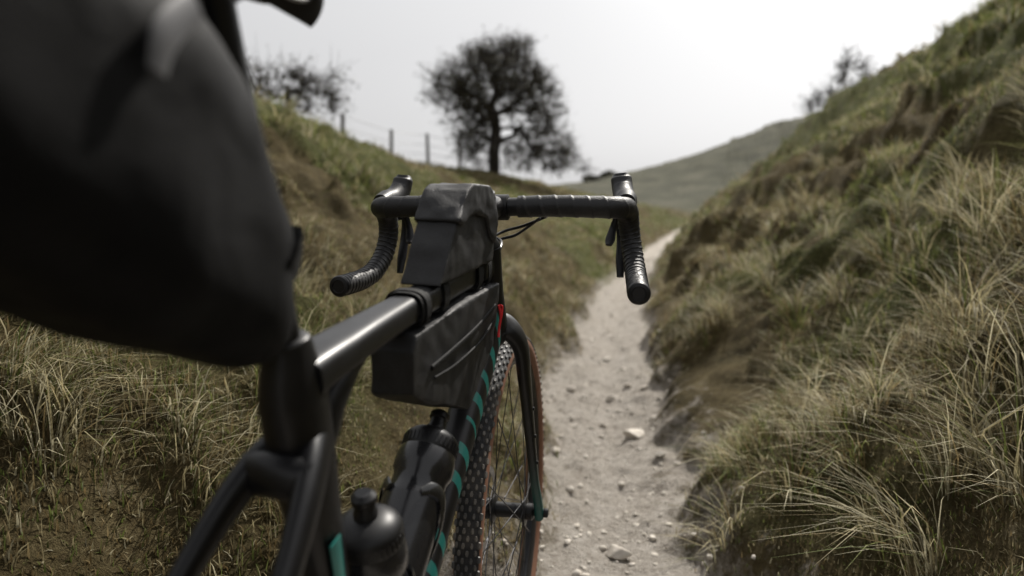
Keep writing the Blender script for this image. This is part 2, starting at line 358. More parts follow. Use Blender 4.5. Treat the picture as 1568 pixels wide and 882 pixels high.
def tree(name,base,trunk,blobs,nt_,tr_r,ntw,twl,nleaf,lsz,twr=.006,step=.35):
    base=np.array(base,float); P=[base+[0,0,-.2]];par=[-1]
    for t in trunk: P.append(base+np.array(t)); par.append(len(P)-2)
    wts=np.array([b[3]*b[4]*b[5] for b in blobs]); wts/=wts.sum(); tg=[]
    for _ in range(nt_):
        b=blobs[rng.choice(len(blobs),p=wts)]; d=rng.standard_normal(3); d/=np.linalg.norm(d)
        tg.append(base+np.array(b[:3])+d*np.array(b[3:6])*rng.random()**.42)
    tg=np.array(tg); tg=tg[tg[:,2]>base[2]+.1]; top=P[-1]; tg=tg[np.argsort(np.linalg.norm(tg-top,axis=1)+rng.random(len(tg))*.4)]
    PA=np.zeros((60000,3)); PA[:len(P)]=P; n=len(P)
    for t in tg:
        Q=PA[1:n]; dd=t-Q; dist=np.linalg.norm(dd,axis=1); cost=dist+.55*np.maximum(-dd[:,2],0)+.04*np.linalg.norm(Q-top,axis=1)
        j=1+int(np.argmin(cost)); m=max(1,int(dist[j-1]/step)); a=PA[j].copy()
        for k in range(1,m+1):
            f=k/m; PA[n]=a+(t-a)*f+rng.normal(0,.05,3)*step*2*(f<1)+np.array([0,0,.18*math.sin(f*3.14)*step]); par.append(j); j=n; n+=1
    P=PA[:n]; w=np.zeros(n); ch=np.zeros(n,int)
    for i in range(n-1,0,-1):
        if w[i]==0: w[i]=1
        w[par[i]]+=w[i]; ch[par[i]]+=1
    rad=tr_r*(w/w[1])**.46; rad=np.maximum(rad,.009)
    par=np.array(par); i=np.arange(1,n); V,F=tubes(P[par[i]],P[i],rad[par[i]]*np.where(rad[par[i]]>2.5*rad[i],.45,1),rad[i],5)
    VV,FF=[V],[F];o=len(V)
    ends=np.where((ch==0)|(w<4))[0]; ends=ends[ends>3]
    e=rng.choice(ends,ntw); d=rng.standard_normal((ntw,3)); cen=base+np.mean([b[:3] for b in blobs],0)
    outw=P[e]-cen; outw/=np.linalg.norm(outw,axis=1)[:,None]+1e-6
    d=d+outw*.9+np.array([0,0,.4]); d/=np.linalg.norm(d,axis=1)[:,None]; ln=twl*(.4+rng.random(ntw))[:,None]
    M1=P[e]+d*ln*.5; E1=M1+(d+rng.normal(0,.3,(ntw,3)))*ln*.5
    for A,B,r0,r1 in ((P[e],M1,twr,twr*.7),(M1,E1,twr*.7,twr*.3)):
        V,F=tubes(A,B,np.full(ntw,r0),np.full(ntw,r1),3); VV.append(V);FF.append(F+o);o+=len(V)
    root=bpy.data.objects.new(name,None); link(root); root.location=base
    V=np.vstack(VV)-base
    o1=fastmesh('branches',V,np.vstack(FF),bark); o1.parent=root
    if nleaf:
        k=rng.choice(ntw,nleaf); c=M1[k]+(E1[k]-M1[k])*rng.random((nleaf,1))+rng.normal(0,.05,(nleaf,3))
        a=rng.standard_normal((nleaf,3)); a/=np.linalg.norm(a,axis=1)[:,None]; bb=np.cross(a,rng.standard_normal((nleaf,3))); bb/=np.linalg.norm(bb,axis=1)[:,None]
        s=(lsz*(.5+rng.random(nleaf)))[:,None]
        V=np.stack([c-a*s,c+bb*s*.5,c+a*s,c-bb*s*.5],1).reshape(-1,3)-base
        F=np.arange(nleaf*4).reshape(-1,4)
        cl=np.ones((nleaf,4)); t=rng.random((nleaf,1)); cl[:,:3]=np.array([.045,.045,.022])*(1-t)+np.array([.09,.078,.045])*t
        o2=fastmesh('leaves',V,F,lm,{'col':np.repeat(cl,4,0)},smooth=False); o2.parent=root
    return root
def gz(x,y): return float(H(np.array([float(x)]),np.array([float(y)]))[0])
tx,ty=-.80,30.5
tree('hawthorn_tree',(tx,ty,gz(tx,ty)),[(.02,0,.35),(.0,.05,.8),(.05,0,1.3),(.1,.05,1.8),(.05,0,2.4)],
 [(.1,0,3.6,2.1,1.9,1.7),(.9,.1,4.7,1.2,1.2,1.2),(-1.6,0,3.6,1.4,1.3,1.2),(-.3,0,4.9,1.1,1.1,.9),(1.8,0,3.0,1.25,1.2,1.6),(2.5,.1,1.1,1.0,1.0,1.4),(-1.0,0,2.1,1.2,1,1.0),(1.5,0,1.1,1.2,1.2,1.2),(-.6,0,1.2,1.1,1.1,1.0),(3.2,0,.4,.8,.8,.9)],
 1200,.27,15000,.5,14000,.055)
tree('hawthorn_bush',(-5.6,15.6,gz(-5.6,15.6)),[(.05,0,.2),(.1,0,.45)],[(0,0,.7,1.3,.8,.5),(1.2,-.3,.65,.95,.5,.45),(-1.,0,.9,1,.8,.5)],120,.06,1900,.45,1400,.04,.007,.22)
rx,ry=9.0,18.5
tree('hawthorn_bush',(rx,ry,gz(rx,ry)-.1),[(0,0,.3),(.05,0,.5)],[(0,0,.75,.75,.7,.55),(-.1,0,1.3,.35,.4,.35),(-.7,.2,.35,.5,.4,.35),(.6,0,.6,.5,.5,.35)],110,.05,1700,.33,1500,.035,.006,.25)
rx,ry=6.7,9.3
tree('bramble_bush',(rx,ry,gz(rx,ry)),[(0,0,.15)],[(0,0,.35,.8,.6,.3)],40,.02,260,.5,60,.03,.004,.2)
def scrub():
    VV,CC=[],[]
    for x,y,r in [(12,86,.9),(9.6,84,1.0),(4.9,50,.9),(5.8,56,1.0)]:
        n=900; c=np.array([x,y,gz(x,y)+r*.2]); d=rng.standard_normal((n,3)); d/=np.linalg.norm(d,axis=1)[:,None]
        p=c+d*np.array([r*1.4,r,r*.6])*(rng.random(n)**.5)[:,None]*(1+.5*fbm(d[:,0]*2+x,d[:,2]*2+y,2,1))[:,None]
        a=rng.standard_normal((n,3))*.08*r;b2=rng.standard_normal((n,3))*.08*r
        VV.append(np.stack([p-a,p+b2,p+a,p-b2],1).reshape(-1,3)); cl=np.ones((n,4)); cl[:,:3]=np.array([.09,.09,.06])*(.6+.8*rng.random((n,1))); CC.append(np.repeat(cl,4,0))
    V=np.vstack(VV); fastmesh('distant_scrub',V,np.arange(len(V)).reshape(-1,4),lm,{'col':np.vstack(CC)},smooth=False)
scrub()
fe=bpy.data.objects.new('wire_fence',None); link(fe)
wood=simple('weathered_post',(.07,.06,.05),.9,bump=.5,bscale=40); wire=simple('fence_wire',(.12,.12,.12),.5,metal=.8)
mb=MB();tops=[]
for x,y in [(-5.75,14.2),(-5.6,17.6),(-5.2,21.3),(-4.35,25),(-3.3,27.3),(-2.2,29.2)]:
    z=gz(x,y); h=1.25+.08*rng.random(); lx=rng.normal(0,.03)
    mb.add(sweep([(x,y,z-.3),(x+lx*.5,y,z+h*.5),(x+lx,y,z+h)],[.07,.065,.06],n=7,ref=(1,0,0))); tops.append((x+lx,y-.07,z+h))
mkobj('posts',mb,wood,parent=fe)
mb=MB()
for dz in (.08,.45,.8):
    for a,b_ in zip(tops[:-1],tops[1:]): mb.add(sweep([(a[0],a[1],a[2]-dz),(b_[0],b_[1],b_[2]-dz)],.008,n=4,ref=(0,0,1)))
mkobj('wires',mb,wire,parent=fe)

# ------------------------------------------------------------------ BICYCLE
bx,by,yaw,steer,lean,bp=-.299,.299,.280,.097,.036,-.009
MBK=Matrix.Translation((bx,by,0))@Matrix.Rotation(math.pi/2-yaw,4,'Z')@Matrix.Rotation(-bp,4,'Y')@Matrix.Rotation(lean,4,'X')
sa=Vector((-math.cos(math.radians(71.5)),0,math.sin(math.radians(71.5)))); scn=Vector((.855,0,.72))
MST=Matrix.Translation(scn)@Matrix.Rotation(steer,4,sa)@Matrix.Translation(-scn)
bike=bpy.data.objects.new('bicycle',None); link(bike); bike.matrix_world=MBK
def part(name,mb,mats,st=False,**k):
    if st: mb.V=[tuple(MST@Vector(v)) for v in mb.V]
    return mkobj(name,mb,mats,parent=bike,**k)
def carbon_mat(name,teal_mode):
    m,nt,b=new_mat(name); lk=nt.links.new
    b.inputs['Coat Weight'].default_value=.2; b.inputs['Coat Roughness'].default_value=.25; b.inputs['Specular IOR Level'].default_value=.35
    tc=nd(nt,'ShaderNodeTexCoord'); sx=nd(nt,'ShaderNodeSeparateXYZ'); lk(tc.outputs['Object'],sx.inputs[0])
    n=nd(nt,'ShaderNodeTexNoise'); n.inputs['Scale'].default_value=25; n.inputs['Detail'].default_value=6; lk(tc.outputs['Object'],n.inputs['Vector'])
    mr=nd(nt,'ShaderNodeMapRange'); mr.inputs[1].default_value=.3;mr.inputs[2].default_value=.75;mr.inputs[3].default_value=.34;mr.inputs[4].default_value=.52; lk(n.outputs['Fac'],mr.inputs[0]); lk(mr.outputs[0],b.inputs['Roughness'])
    mx=nd(nt,'ShaderNodeMix',data_type='RGBA'); mx.inputs[6].default_value=(.005,.005,.006,1); mx.inputs[7].default_value=(.015,.15,.13,1)
    f=nd(nt,'ShaderNodeMapRange',interpolation_type='SMOOTHSTEP')
    if teal_mode=='low':
        f.inputs[1].default_value=.50; f.inputs[2].default_value=.34; f.inputs[4].default_value=.5; lk(sx.outputs['Z'],f.inputs[0]); lk(f.outputs[0],mx.inputs[0])
    elif teal_mode=='stripe':
        a=nd(nt,'ShaderNodeMath',operation='MULTIPLY_ADD'); lk(sx.outputs['Z'],a.inputs[0]); a.inputs[1].default_value=.30; lk(sx.outputs['X'],a.inputs[2])
        def sine(fr,ph,lo,hi):
            w=nd(nt,'ShaderNodeMath',operation='MULTIPLY_ADD'); lk(a.outputs[0],w.inputs[0]); w.inputs[1].default_value=fr; w.inputs[2].default_value=ph
            s=nd(nt,'ShaderNodeMath',operation='SINE'); lk(w.outputs[0],s.inputs[0])
            q=nd(nt,'ShaderNodeMapRange'); q.inputs[1].default_value=lo; q.inputs[2].default_value=hi; lk(s.outputs[0],q.inputs[0]); return q.outputs[0]
        mm=nd(nt,'ShaderNodeMath',operation='MULTIPLY'); lk(sine(170,0,.3,.4),mm.inputs[0]); lk(sine(61,1,-.75,-.65),mm.inputs[1])
        g=nd(nt,'ShaderNodeMath',operation='LESS_THAN'); lk(sx.outputs['Y'],g.inputs[0]); g.inputs[1].default_value=-.012
        h=nd(nt,'ShaderNodeMath',operation='MULTIPLY'); lk(mm.outputs[0],h.inputs[0]); lk(g.outputs[0],h.inputs[1]); lk(h.outputs[0],mx.inputs[0])
    else: mx.inputs[0].default_value=0
    lk(mx.outputs[2],b.inputs['Base Color']); return m
carbon=carbon_mat('carbon_frame',None); carbonS=carbon_mat('carbon_downtube','stripe'); carbonF=carbon_mat('carbon_fork','low')
rubber=simple('tyre_rubber',(.022,.022,.023),.75,bump=.4,bscale=500,spec=.4,dust=.3)
knobm=simple('tyre_knobs',(.07,.07,.07),.6,spec=.5,dust=.85,dlo=.4)
tan=simple('tan_sidewall',(.20,.095,.055),.7,bump=.2,bscale=400,dust=.4)
blk=simple('black_alloy',(.010,.010,.011),.38,metal=.2,spec=.45)
steel=simple('steel',(.45,.45,.46),.3,metal=1.)
dsteel=simple('dark_steel',(.08,.08,.085),.35,metal=.9)
tape=simple('bar_tape',(.011,.011,.012),.45,bump=.35,bscale=420,spec=.45)
hood=simple('hood_rubber',(.009,.009,.010),.45,bump=.2,bscale=600,spec=.4)
bagm=simple('bag_fabric',(.013,.013,.014),.52,bump=.5,bscale=700,spec=.42,folds=.24)
bagm2=simple('saddle_bag_fabric',(.004,.004,.0043),.68,bump=.2,bscale=300,spec=.14,folds=.15)
webb=simple('webbing',(.008,.008,.008),.7,bump=.6,bscale=500,spec=.25)
red=simple('red_cord',(.6,.015,.02),.5); teal=simple('teal_paint',(.015,.16,.14),.35,coat=.3)
satin=simple('saddle_cover',(.006,.006,.006),.55,spec=.25)
RX=-.035
fr=MB()
fr.add(sweep([(.825,0,.832),(.70,0,.818),(.50,0,.790),(.37,0,.770),(.30,0,.756)],[.0175,.018,.021,.026,.027],[.020,.019,.017,.0175,.020],n=28,p=3.2,m=40))
fr.add(sweep([(.286,0,.792),(.298,0,.742),(.318,0,.664),(.36,0,.53),(.43,0,.275)],[.019,.025,.024,.018,.024],[.021,.036,.033,.022,.024],n=24,p=2.3,m=40))
fr.add(sweep([(.322,0,.640),(.338,0,.70),(.362,0,.740),(.42,0,.772)],[.012,.018,.020,.014],[.010,.020,.018,.008],n=18,m=24,p=2.4))
fr.add(sweep([(.858,0,.722),(.838,0,.79),(.818,0,.86)],[.029,.024,.0235],n=24,m=20))
part('frame',fr,carbon)
mb=MB(); mb.add(sweep([(.845,0,.752),(.80,0,.675),(.62,0,.478),(.43,0,.280)],[.024,.025,.024,.030],[.032,.026,.021,.026],n=24,p=2.6,m=40)); part('down_tube',mb,carbonS)
mb=MB()
for s in (-1,1):
    mb.add(sweep([(.318,s*.010,.700),(.275,s*.030,.672),(.215,s*.044,.61),(.10,s*.058,.48),(RX,s*.068,.350)],[.014,.012,.010,.0085,.009],[.022,.017,.013,.011,.013],n=14,p=2.3,m=30))
    mb.add(sweep([(.42,s*.032,.275),(.36,s*.036,.285),(.2,s*.055,.31),(RX,s*.068,.345)],[.010,.010,.009,.010],[.018,.015,.012,.014],n=14,m=24))
mb.add(sweep([(.278,-.030,.674),(.272,0,.678),(.278,.030,.674)],[.020],[.013],ref=(0,0,1),n=12,m=12))
mb.add(revolve([(.024,-.038),(.024,.038)],(.43,0,.275),(0,1,0)))
part('rear_triangle',mb,carbon)
mb=MB(); mb.add(sweep([(.330,-.0235,.60),(.350,-.0205,.535)],[.001,.001],[.010,.008],n=8)); part('teal_decals',mb,teal)
mb=MB(); mb.add(revolve([(.018,0),(.0185,.003),(.0185,.016),(.016,.018)],(.291,0,.778),(-.284,0,.959)))
mb.add(sweep([(.262,-.006,.788),(.262,.006,.788)],.006,n=12)); 
mb.add(sweep([(.286,0,.785),(.196,0,1.05)],.0136,n=20,ref=(0,1,0)))
mb.add(sweep([(.165,0,1.056),(.215,0,1.059)],[.018,.018],[.014,.014],n=14))
part('seatpost',mb,blk)
mb=MB()
N=24; xs=np.linspace(.318,.045,N); V=[];n=20
for i,x in enumerate(xs):
    t=i/(N-1); w=.023+.050*ss(np.array((t-.35)/.6))*1.0+.004*t; w=float(w)*(1 if i>1 else (.55,.85)[i])*(1 if i<N-1 else .6); zt=1.096+.008*t*t-.006*(1-t)**6; th=.022+.010*t
    for j in range(n):
        a=2*np.pi*j/n; V.append((x,w*math.cos(a),zt-th*.4+th*(.5 if math.sin(a)>0 else 1.1)*math.sin(a)*(1-.25*abs(math.cos(a)))))
mb.add((V,[(i*n+j,i*n+(j+1)%n,(i+1)*n+(j+1)%n,(i+1)*n+j) for i in range(N-1) for j in range(n)]+[tuple(range(n))[::-1],tuple((N-1)*n+j for j in range(n))]))
part('saddle',mb,satin)
mb=MB()
for s in (-1,1): mb.add(sweep([(.30,s*.012,1.078),(.275,s*.017,1.068),(.21,s*.022,1.063),(.15,s*.024,1.066),(.07,s*.035,1.084)],.0036,n=10,m=30))
part('saddle_rails',mb,dsteel)
mb=MB()
mb.add(revolve([(.0235,0),(.0225,.004),(.0175,.012),(.0175,.045),(.0205,.047),(.0205,.086),(.016,.090)],(.8175,0,.862),(-.317,0,.948)))
mb.add(sweep([(.795,0,.925),(.83,0,.925),(.875,0,.925)],[.0175,.0155,.019],[.019,.016,.019],n=18,m=16))
mb.add(revolve([(.018,-.024),(.0215,-.022),(.0215,.022),(.018,.024)],(.89,0,.925),(0,1,0)))
for a in (-1,1):
    for c in (-1,1): mb.add(revolve([(.003,0),(.003,.004)],(.911,a*.014,.925+c*.010),(1,0,0),n=8))
part('stem',mb,blk,st=True)
barh=[(.888,0,.925),(.886,.05,.926),(.884,.10,.927),(.886,.155,.926),(.893,.193,.925),(.912,.211,.925),(.94,.2165,.923),(.966,.219,.905),(.977,.223,.873),(.967,.229,.838),(.935,.234,.812),(.89,.237,.800),(.845,.2385,.796),(.805,.240,.794)]
mb=MB(); mb2=MB(); mb3=MB()
for s in (-1,1):
    P=[(x,y*s,z) for x,y,z in barh]
    mb.add(sweep(P[:2],[.0158,.0150],n=16,ref=(1,0,0)))
    def rf(S,th,s=s):
        pt=.026 if S<.22 else .0115
        f=((S/pt+s*th/6.2832)%1.0); return 1+ (.055*f+.03*(f>.85)-.03)*(1. if S>.2 else .8)
    P2=[(.886,.043*s,.926)]+P[2:]
    mb2.add(sweep(P2,[.0178,.0182,.0180,.0176,.0170],n=24,ref=(1,0,0),m=330,rfun=rf))
    mb2.add(revolve([(.0180,0),(.0180,.006)],(.886,.040*s,.926),(0,s,0)))
    d=Vector(P[-1])-Vector(P[-2]); d.normalize()
    mb3.add(revolve([(.0165,-.002),(.0178,0),(.0178,.003),(.016,.006),(.011,.0072),(.010,.0058),(.0,.0058)],P[-1],d))
part('handlebar',mb,blk,st=True); part('bar_tape',mb2,tape,st=True,auto=50); part('bar_end_plugs',mb3,blk,st=True)
mb=MB();mb2=MB()
for s in (-1,1):
    mb.add(sweep([(.925,.216*s,.932),(.95,.215*s,.937),(.978,.211*s,.943),(1.0,.207*s,.960),(1.008,.204*s,.980),(1.008,.203*s,.990)],[.015,.0185,.0185,.0185,.0185,.011],[.017,.021,.022,.021,.016,.008],n=20,m=36,p=2.2))
    mb.add(sweep([(.985,.212*s,.945),(1.003,.209*s,.925),(1.005,.207*s,.905)],[.014,.013,.009],[.018,.014,.009],n=16,m=14))
    mb2.add(sweep([(1.004,.205*s,.93),(1.022,.204*s,.905),(1.020,.206*s,.87),(1.004,.206*s,.835),(.992,.206*s,.805)],[.006,.0085,.0085,.009,.006],[.005,.004,.003,.003,.003],n=12,m=26))
    mb2.add(sweep([(.998,.199*s,.92),(1.004,.192*s,.895),(.996,.187*s,.872),(.988,.185*s,.862)],[.004,.006,.009,.006],[.003,.003,.003,.003],n=10,m=18))
part('brake_hoods',mb,hood,st=True); part('brake_levers',mb2,blk,st=True)
mb=MB()
for P in ([(.90,-.085,.910),(.915,-.045,.895),(.915,-.01,.885),(.88,.01,.87),(.85,.005,.855)],[(.90,.085,.910),(.92,.045,.888),(.915,.0,.872),(.88,-.012,.86),(.852,-.008,.84)],[(.90,-.075,.908),(.93,-.03,.880),(.93,.012,.862),(.90,.018,.80),(.885,.02,.73)]):
    mb.add(sweep(P,.0026,n=8,m=30,ref=(0,0,1)))
part('brake_cables',mb,blk,st=True)
mb=MB()
for s in (-1,1):
    mb.add(sweep([(.860,s*.008,.732),(.872,s*.030,.722),(.886,s*.046,.690),(.905,s*.050,.63),(.945,s*.053,.53),(.985,s*.056,.43),(1.015,s*.059,.372),(1.03,s*.060,.338)],[.016,.015,.013,.011,.0095,.008,.0085,.009],[.024,.023,.021,.019,.015,.011,.012,.014],n=18,m=50,p=2.3))
mb.add(revolve([(.028,0),(.031,-.006),(.028,-.018),(.022,-.028)],(.857,0,.728),(-.317,0,.948)))
part('fork',mb,carbonF,st=True)
mb=MB()
for x,z,y in ((.928,.575,-.0617),(.948,.520,-.0623),(.968,.465,-.0633)): mb.add(revolve([(.0032,-.002),(.0032,.0025),(.001,.003)],(x,y,z),(0,-1,0),n=10))
mb.add(revolve([(.008,0),(.009,.004),(.0085,.010),(.005,.011)],(1.03,-.0665,.345),(0,-1,0),n=16))
mb.add(sweep([(1.03,-.055,.345),(1.03,.055,.345)],.0075,n=14,ref=(1,0,0)))
part('thru_axle',mb,blk,st=True)
def wheel(c,st,tag):
    R,r=.3245,.0212
    m=40; prof=[(R+r*math.cos(t),r*math.sin(t)) for t in np.linspace(-np.pi*.80,np.pi*.80,m)]
    V,F=ring(prof,c,140); MI=[]
    for i in range(140):
        for j in range(m): a=abs(-180*.8+(j+.5)*288/(m-1)); MI.append(0 if a<66 else 1)
    t=MB(); t.add((V,F),MI)
    NK=104
    for i in range(NK):
        for k,ph in enumerate((-60,-42,-25,-8.5,8.5,25,42,60)):
            a=(i+(.5 if k%2 else 0))*2*np.pi/NK; p=math.radians(ph)
            er=np.array([math.cos(a),0,math.sin(a)]); et=np.array([-math.sin(a),0,math.cos(a)]); ey=np.array([0,1,0])
            nn=er*math.cos(p)+ey*math.sin(p); tt=-er*math.sin(p)+ey*math.cos(p)
            cc=np.array(c)+er*R+nn*(r+.0006); sz=(.0042,.0024,.0019) if abs(ph)<50 else (.0052,.0030,.0022)
            V=[];
            for h,f in ((-1,1.15),(1,.8)):
                for u,v in ((-1,-.6),(0,-1.1),(1,-.6),(1,.6),(0,1.1),(-1,.6)): V.append(cc+nn*h*sz[2]+et*u*sz[0]*f+tt*v*sz[1]*f)
            t.add((V,[(6,7,8,9,10,11)]+[(q,(q+1)%6,(q+1)%6+6,q+6) for q in range(6)]),2)
    part(tag+'_tyre',t,[rubber,tan,knobm],st=st)
    rm=MB(); rm.add(ring([(.309,.0135),(.313,.0125),(.313,-.0125),(.309,-.0135),(.298,-.0125),(.285,-.006),(.283,0),(.285,.006),(.298,.0125)],c,120)); part(tag+'_rim',rm,blk,st=st)
    hb=MB(); hb.add(revolve([(.012,-.05),(.016,-.046),(.016,-.036),(.027,-.034),(.027,-.030),(.015,-.026),(.014,0),(.015,.024),(.027,.028),(.027,.032),(.02,.036),(.02,.046),(.011,.05)],c,(0,1,0),n=28)); part(tag+'_hub',hb,blk,st=st)
    s=MB(); ns=28
    for i in range(ns):
        a=2*np.pi*(i+.5)/ns; sd=-1 if i%2 else 1; dr=1 if (i//2)%2 else -1; b0=a+dr*1.15
        p0=(c[0]+.0255*math.cos(b0),c[1]+sd*.031,c[2]+.0255*math.sin(b0)); p1=(c[0]+.287*math.cos(a),c[1]+sd*.002,c[2]+.287*math.sin(a))
        s.add(sweep([p0,p1],.0010,n=6,ref=(.3,1,.2)))
        q=np.array(p1)-np.array(p0);q/=np.linalg.norm(q); s.add(sweep([np.array(p1)-q*.012,p1],.0021,n=6,ref=(.3,1,.2)))
    part(tag+'_spokes',s,dsteel,st=st)
    d=MB(); d.add(ring([(.080,.0425),(.080,.0443),(.064,.0443),(.064,.0425)],c,72))
    for i in range(6):
        a=i*np.pi/3; d.add(sweep([(c[0]+.02*math.cos(a),c[1]+.0434,c[2]+.02*math.sin(a)),(c[0]+.066*math.cos(a+.4),c[1]+.0434,c[2]+.066*math.sin(a+.4))],[.0008,.0008],[.004,.003],n=6))
    part(tag+'_brake_disc',d,steel,st=st)
wheel((1.03,0,.345),True,'front'); wheel((RX,0,.345),False,'rear')
mb=MB(); mb.add(box((.995,.055,.40),(.8,0,-.6),(0,1,0),(.6,0,.8),(.016,.014,.028))); mb.add(box((RX+.06,.06,.37),(.9,0,.2),(0,1,0),(-.2,0,.9),(.026,.013,.014))); part('brake_calipers',mb,blk,smooth=False)
mb=MB(); nt_=42; V=[]
for sidey in (-.0485,-.0455):
    for i in range(nt_*4):
        a=2*np.pi*i/(nt_*4); r=.0845+(.0035 if i%4 in (1,2) else -.0015); V.append((.43+r*math.cos(a),sidey,.275+r*math.sin(a)))
    for i in range(nt_*4):
        a=2*np.pi*i/(nt_*4); V.append((.43+.068*math.cos(a),sidey,.275+.068*math.sin(a)))
k=nt_*4; F=[]
for i in range(k):
    j=(i+1)%k; F+=[(i,j,k+j,k+i),(2*k+i,3*k+i,3*k+j,2*k+j),(i,2*k+i,2*k+j,j),(k+i,k+j,3*k+j,3*k+i)]
mb.add((V,F))
ca=math.radians(-25)
for s,a0 in ((-1,ca),(1,ca+math.pi)):
    e=(.43+.172*math.cos(a0),s*.075,.275+.172*math.sin(a0))
    mb.add(sweep([(.43,s*.06,.275),(.43+.09*math.cos(a0),s*.068,.275+.09*math.sin(a0)),e],[.007,.006,.006],[.018,.012,.012],n=14,m=12))
    mb.add(sweep([(e[0],s*.08,e[2]),(e[0],s*.17,e[2])],[.009,.009],[.03,.03],ref=(0,0,1),n=14,p=3))
for i in range(4):
    a=ca+i*np.pi/2; mb.add(sweep([(.43,-.052,.275),(.43+.07*math.cos(a),-.050,.275+.07*math.sin(a))],[.003,.003],[.014,.008],n=10))
mb.add(sweep([(.43,-.065,.275),(.43,.065,.275)],.013,n=16,ref=(1,0,0)))
part('crankset',mb,blk)
mb=MB()
for i,r in enumerate((.08,.07,.061,.053,.046,.04,.034,.029,.025)): mb.add(ring([(r,-.020-i*.0036),(r,-.0185-i*.0036),(r*.6,-.0185-i*.0036),(r*.6,-.020-i*.0036)],(RX,0,.345),48))
part('cassette',mb,steel)
mb=MB(); ch=[(.43,-.047,.36),(RX+.02,-.036,.403),(RX-.045,-.036,.38),(RX-.05,-.036,.32),(RX-.02,-.036,.28),(RX+.03,-.036,.24),(RX+.05,-.036,.19),(RX+.09,-.038,.185),(.42,-.047,.191),(.50,-.047,.225),(.515,-.047,.275),(.49,-.047,.335),(.43,-.047,.36)]
for a,b2 in zip(ch[:-1],ch[1:]): mb.add(sweep([a,b2],[.003,.003],[.0042,.0042],n=6))
part('chain',mb,steel)
mb=MB(); mb.add(sweep([(RX,-.07,.31),(RX+.01,-.06,.28),(RX+.02,-.045,.26)],[.012,.013,.012],n=12)); mb.add(sweep([(RX+.03,-.03,.255),(RX+.055,-.03,.195)],[.003,.003],[.016,.014],n=12)); mb.add(revolve([(.02,-.002),(.02,.002)],(RX+.03,-.036,.255),(0,1,0),n=18)); mb.add(revolve([(.02,-.002),(.02,.002)],(RX+.06,-.036,.192),(0,1,0),n=18)); part('rear_derailleur',mb,blk)

# ------------------------------------------------------------------ bags
def modbag(o,vox,sm,disp,dsz):
    m=o.modifiers.new('r','REMESH'); m.mode='VOXEL'; m.voxel_size=vox; m.use_smooth_shade=True
    m=o.modifiers.new('s','SMOOTH'); m.factor=.5; m.iterations=sm
    t=bpy.data.textures.new(o.name+'_folds','CLOUDS'); t.noise_scale=dsz; t.noise_depth=1
    m=o.modifiers.new('d','DISPLACE'); m.texture=t; m.strength=disp; m.mid_level=.5
def bagroot(name):
    e=bpy.data.objects.new(name,None); link(e); e.matrix_world=MBK; return e
def loop(x,zc,hy,hz,w,tilt=.13,th=.0015):
    n=28; V=[];F=[]
    for k in range(n):
        a=2*np.pi*k/n; cy=np.sign(math.cos(a))*abs(math.cos(a))**.7*hy; cz=np.sign(math.sin(a))*abs(math.sin(a))**.7*hz
        for dx in (-w/2,w/2):
            for g in (0,th): V.append((x+dx-cz*tilt,cy*(1+g/hy),zc+cz*(1+g/hz)+dx*tilt))
    for k in range(n):
        a=k*4;b2=((k+1)%n)*4
        F+=[(a,b2,b2+2,a+2),(a+1,a+3,b2+3,b2+1),(a,a+1,b2+1,b2),(a+2,b2+2,b2+3,a+3)]
    return V,F
e=bagroot('top_tube_bag'); 
mb=MB(); mb.add(prism([(.563,.818),(.600,.880),(.635,.931),(.735,.948),(.762,.935),(.772,.842)],-.0275,.0275)); o_=mkobj('bag_body',mb,bagm,parent=e); modbag(o_,.0024,4,.006,.04)
mb=MB(); mb.add(prism([(.606,.898),(.640,.940),(.658,.949),(.735,.953),(.766,.938),(.774,.895),(.764,.868),(.742,.880),(.722,.905),(.68,.912),(.645,.903),(.622,.893)],-.0325,.0325)); o_=mkobj('bag_lid',mb,bagm,parent=e); modbag(o_,.0024,3,.006,.035)
mb=MB(); mb.add(loop(.60,.804,.0215,.022,.018)); mb.add(loop(.735,.822,.0205,.024,.02)); mkobj('straps',mb,webb,parent=e)
e=bagroot('frame_bag')
mb=MB(); mb.add(prism([(.488,.748),(.494,.697),(.528,.682),(.685,.634),(.792,.712),(.812,.806),(.66,.790),(.50,.768)],-.027,.027)); o_=mkobj('bag_body',mb,bagm,parent=e); modbag(o_,.0026,4,.008,.05)
mb=MB(); mb.add(sweep([(.540,-.0282,.722),(.60,-.0292,.732),(.70,-.0292,.750),(.79,-.0272,.772)],[.0022],[.0035],n=8,m=24)); mb.add(sweep([(.55,-.0278,.708),(.62,-.0292,.712),(.72,-.0292,.728),(.785,-.0272,.750)],[.0018],[.0016],n=8,m=24)); mkobj('zip',mb,webb,parent=e)
mb=MB(); mb.add(sweep([(.797,-.031,.772),(.800,-.034,.755),(.799,-.032,.735),(.795,-.033,.722)],.0021,n=8,m=16)); mb.add(sweep([(.800,-.032,.772),(.806,-.034,.768),(.803,-.034,.752)],.0018,n=8,m=12)); mkobj('zip_pull',mb,red,parent=e)
mb=MB(); mb.add(loop(.530,.7935,.0235,.020,.026)); mb.add(loop(.530,.7935,.026,.0215,.012)); mb.add(loop(.775,.826,.0215,.024,.016)); mkobj('straps',mb,webb,parent=e)
e=bagroot('saddle_bag')
st=[(.266,.815,.865,.016),(.250,.790,.897,.034),(.228,.784,.918,.045),(.20,.788,.950,.056),(.165,.798,1.0,.064),(.10,.818,1.035,.076),(0,.870,1.065,.085),(-.12,.912,1.09,.092),(-.27,.955,1.10,.09),(-.34,.975,1.08,.065)]
n=32;V=[]
for x,zb,zt,w in st:
    c=(zb+zt)/2;h=(zt-zb)/2
    for j in range(n):
        a=2*np.pi*j/n; V.append((x,w*np.sign(math.cos(a))*abs(math.cos(a))**.62,c+h*np.sign(math.sin(a))*abs(math.sin(a))**.62))
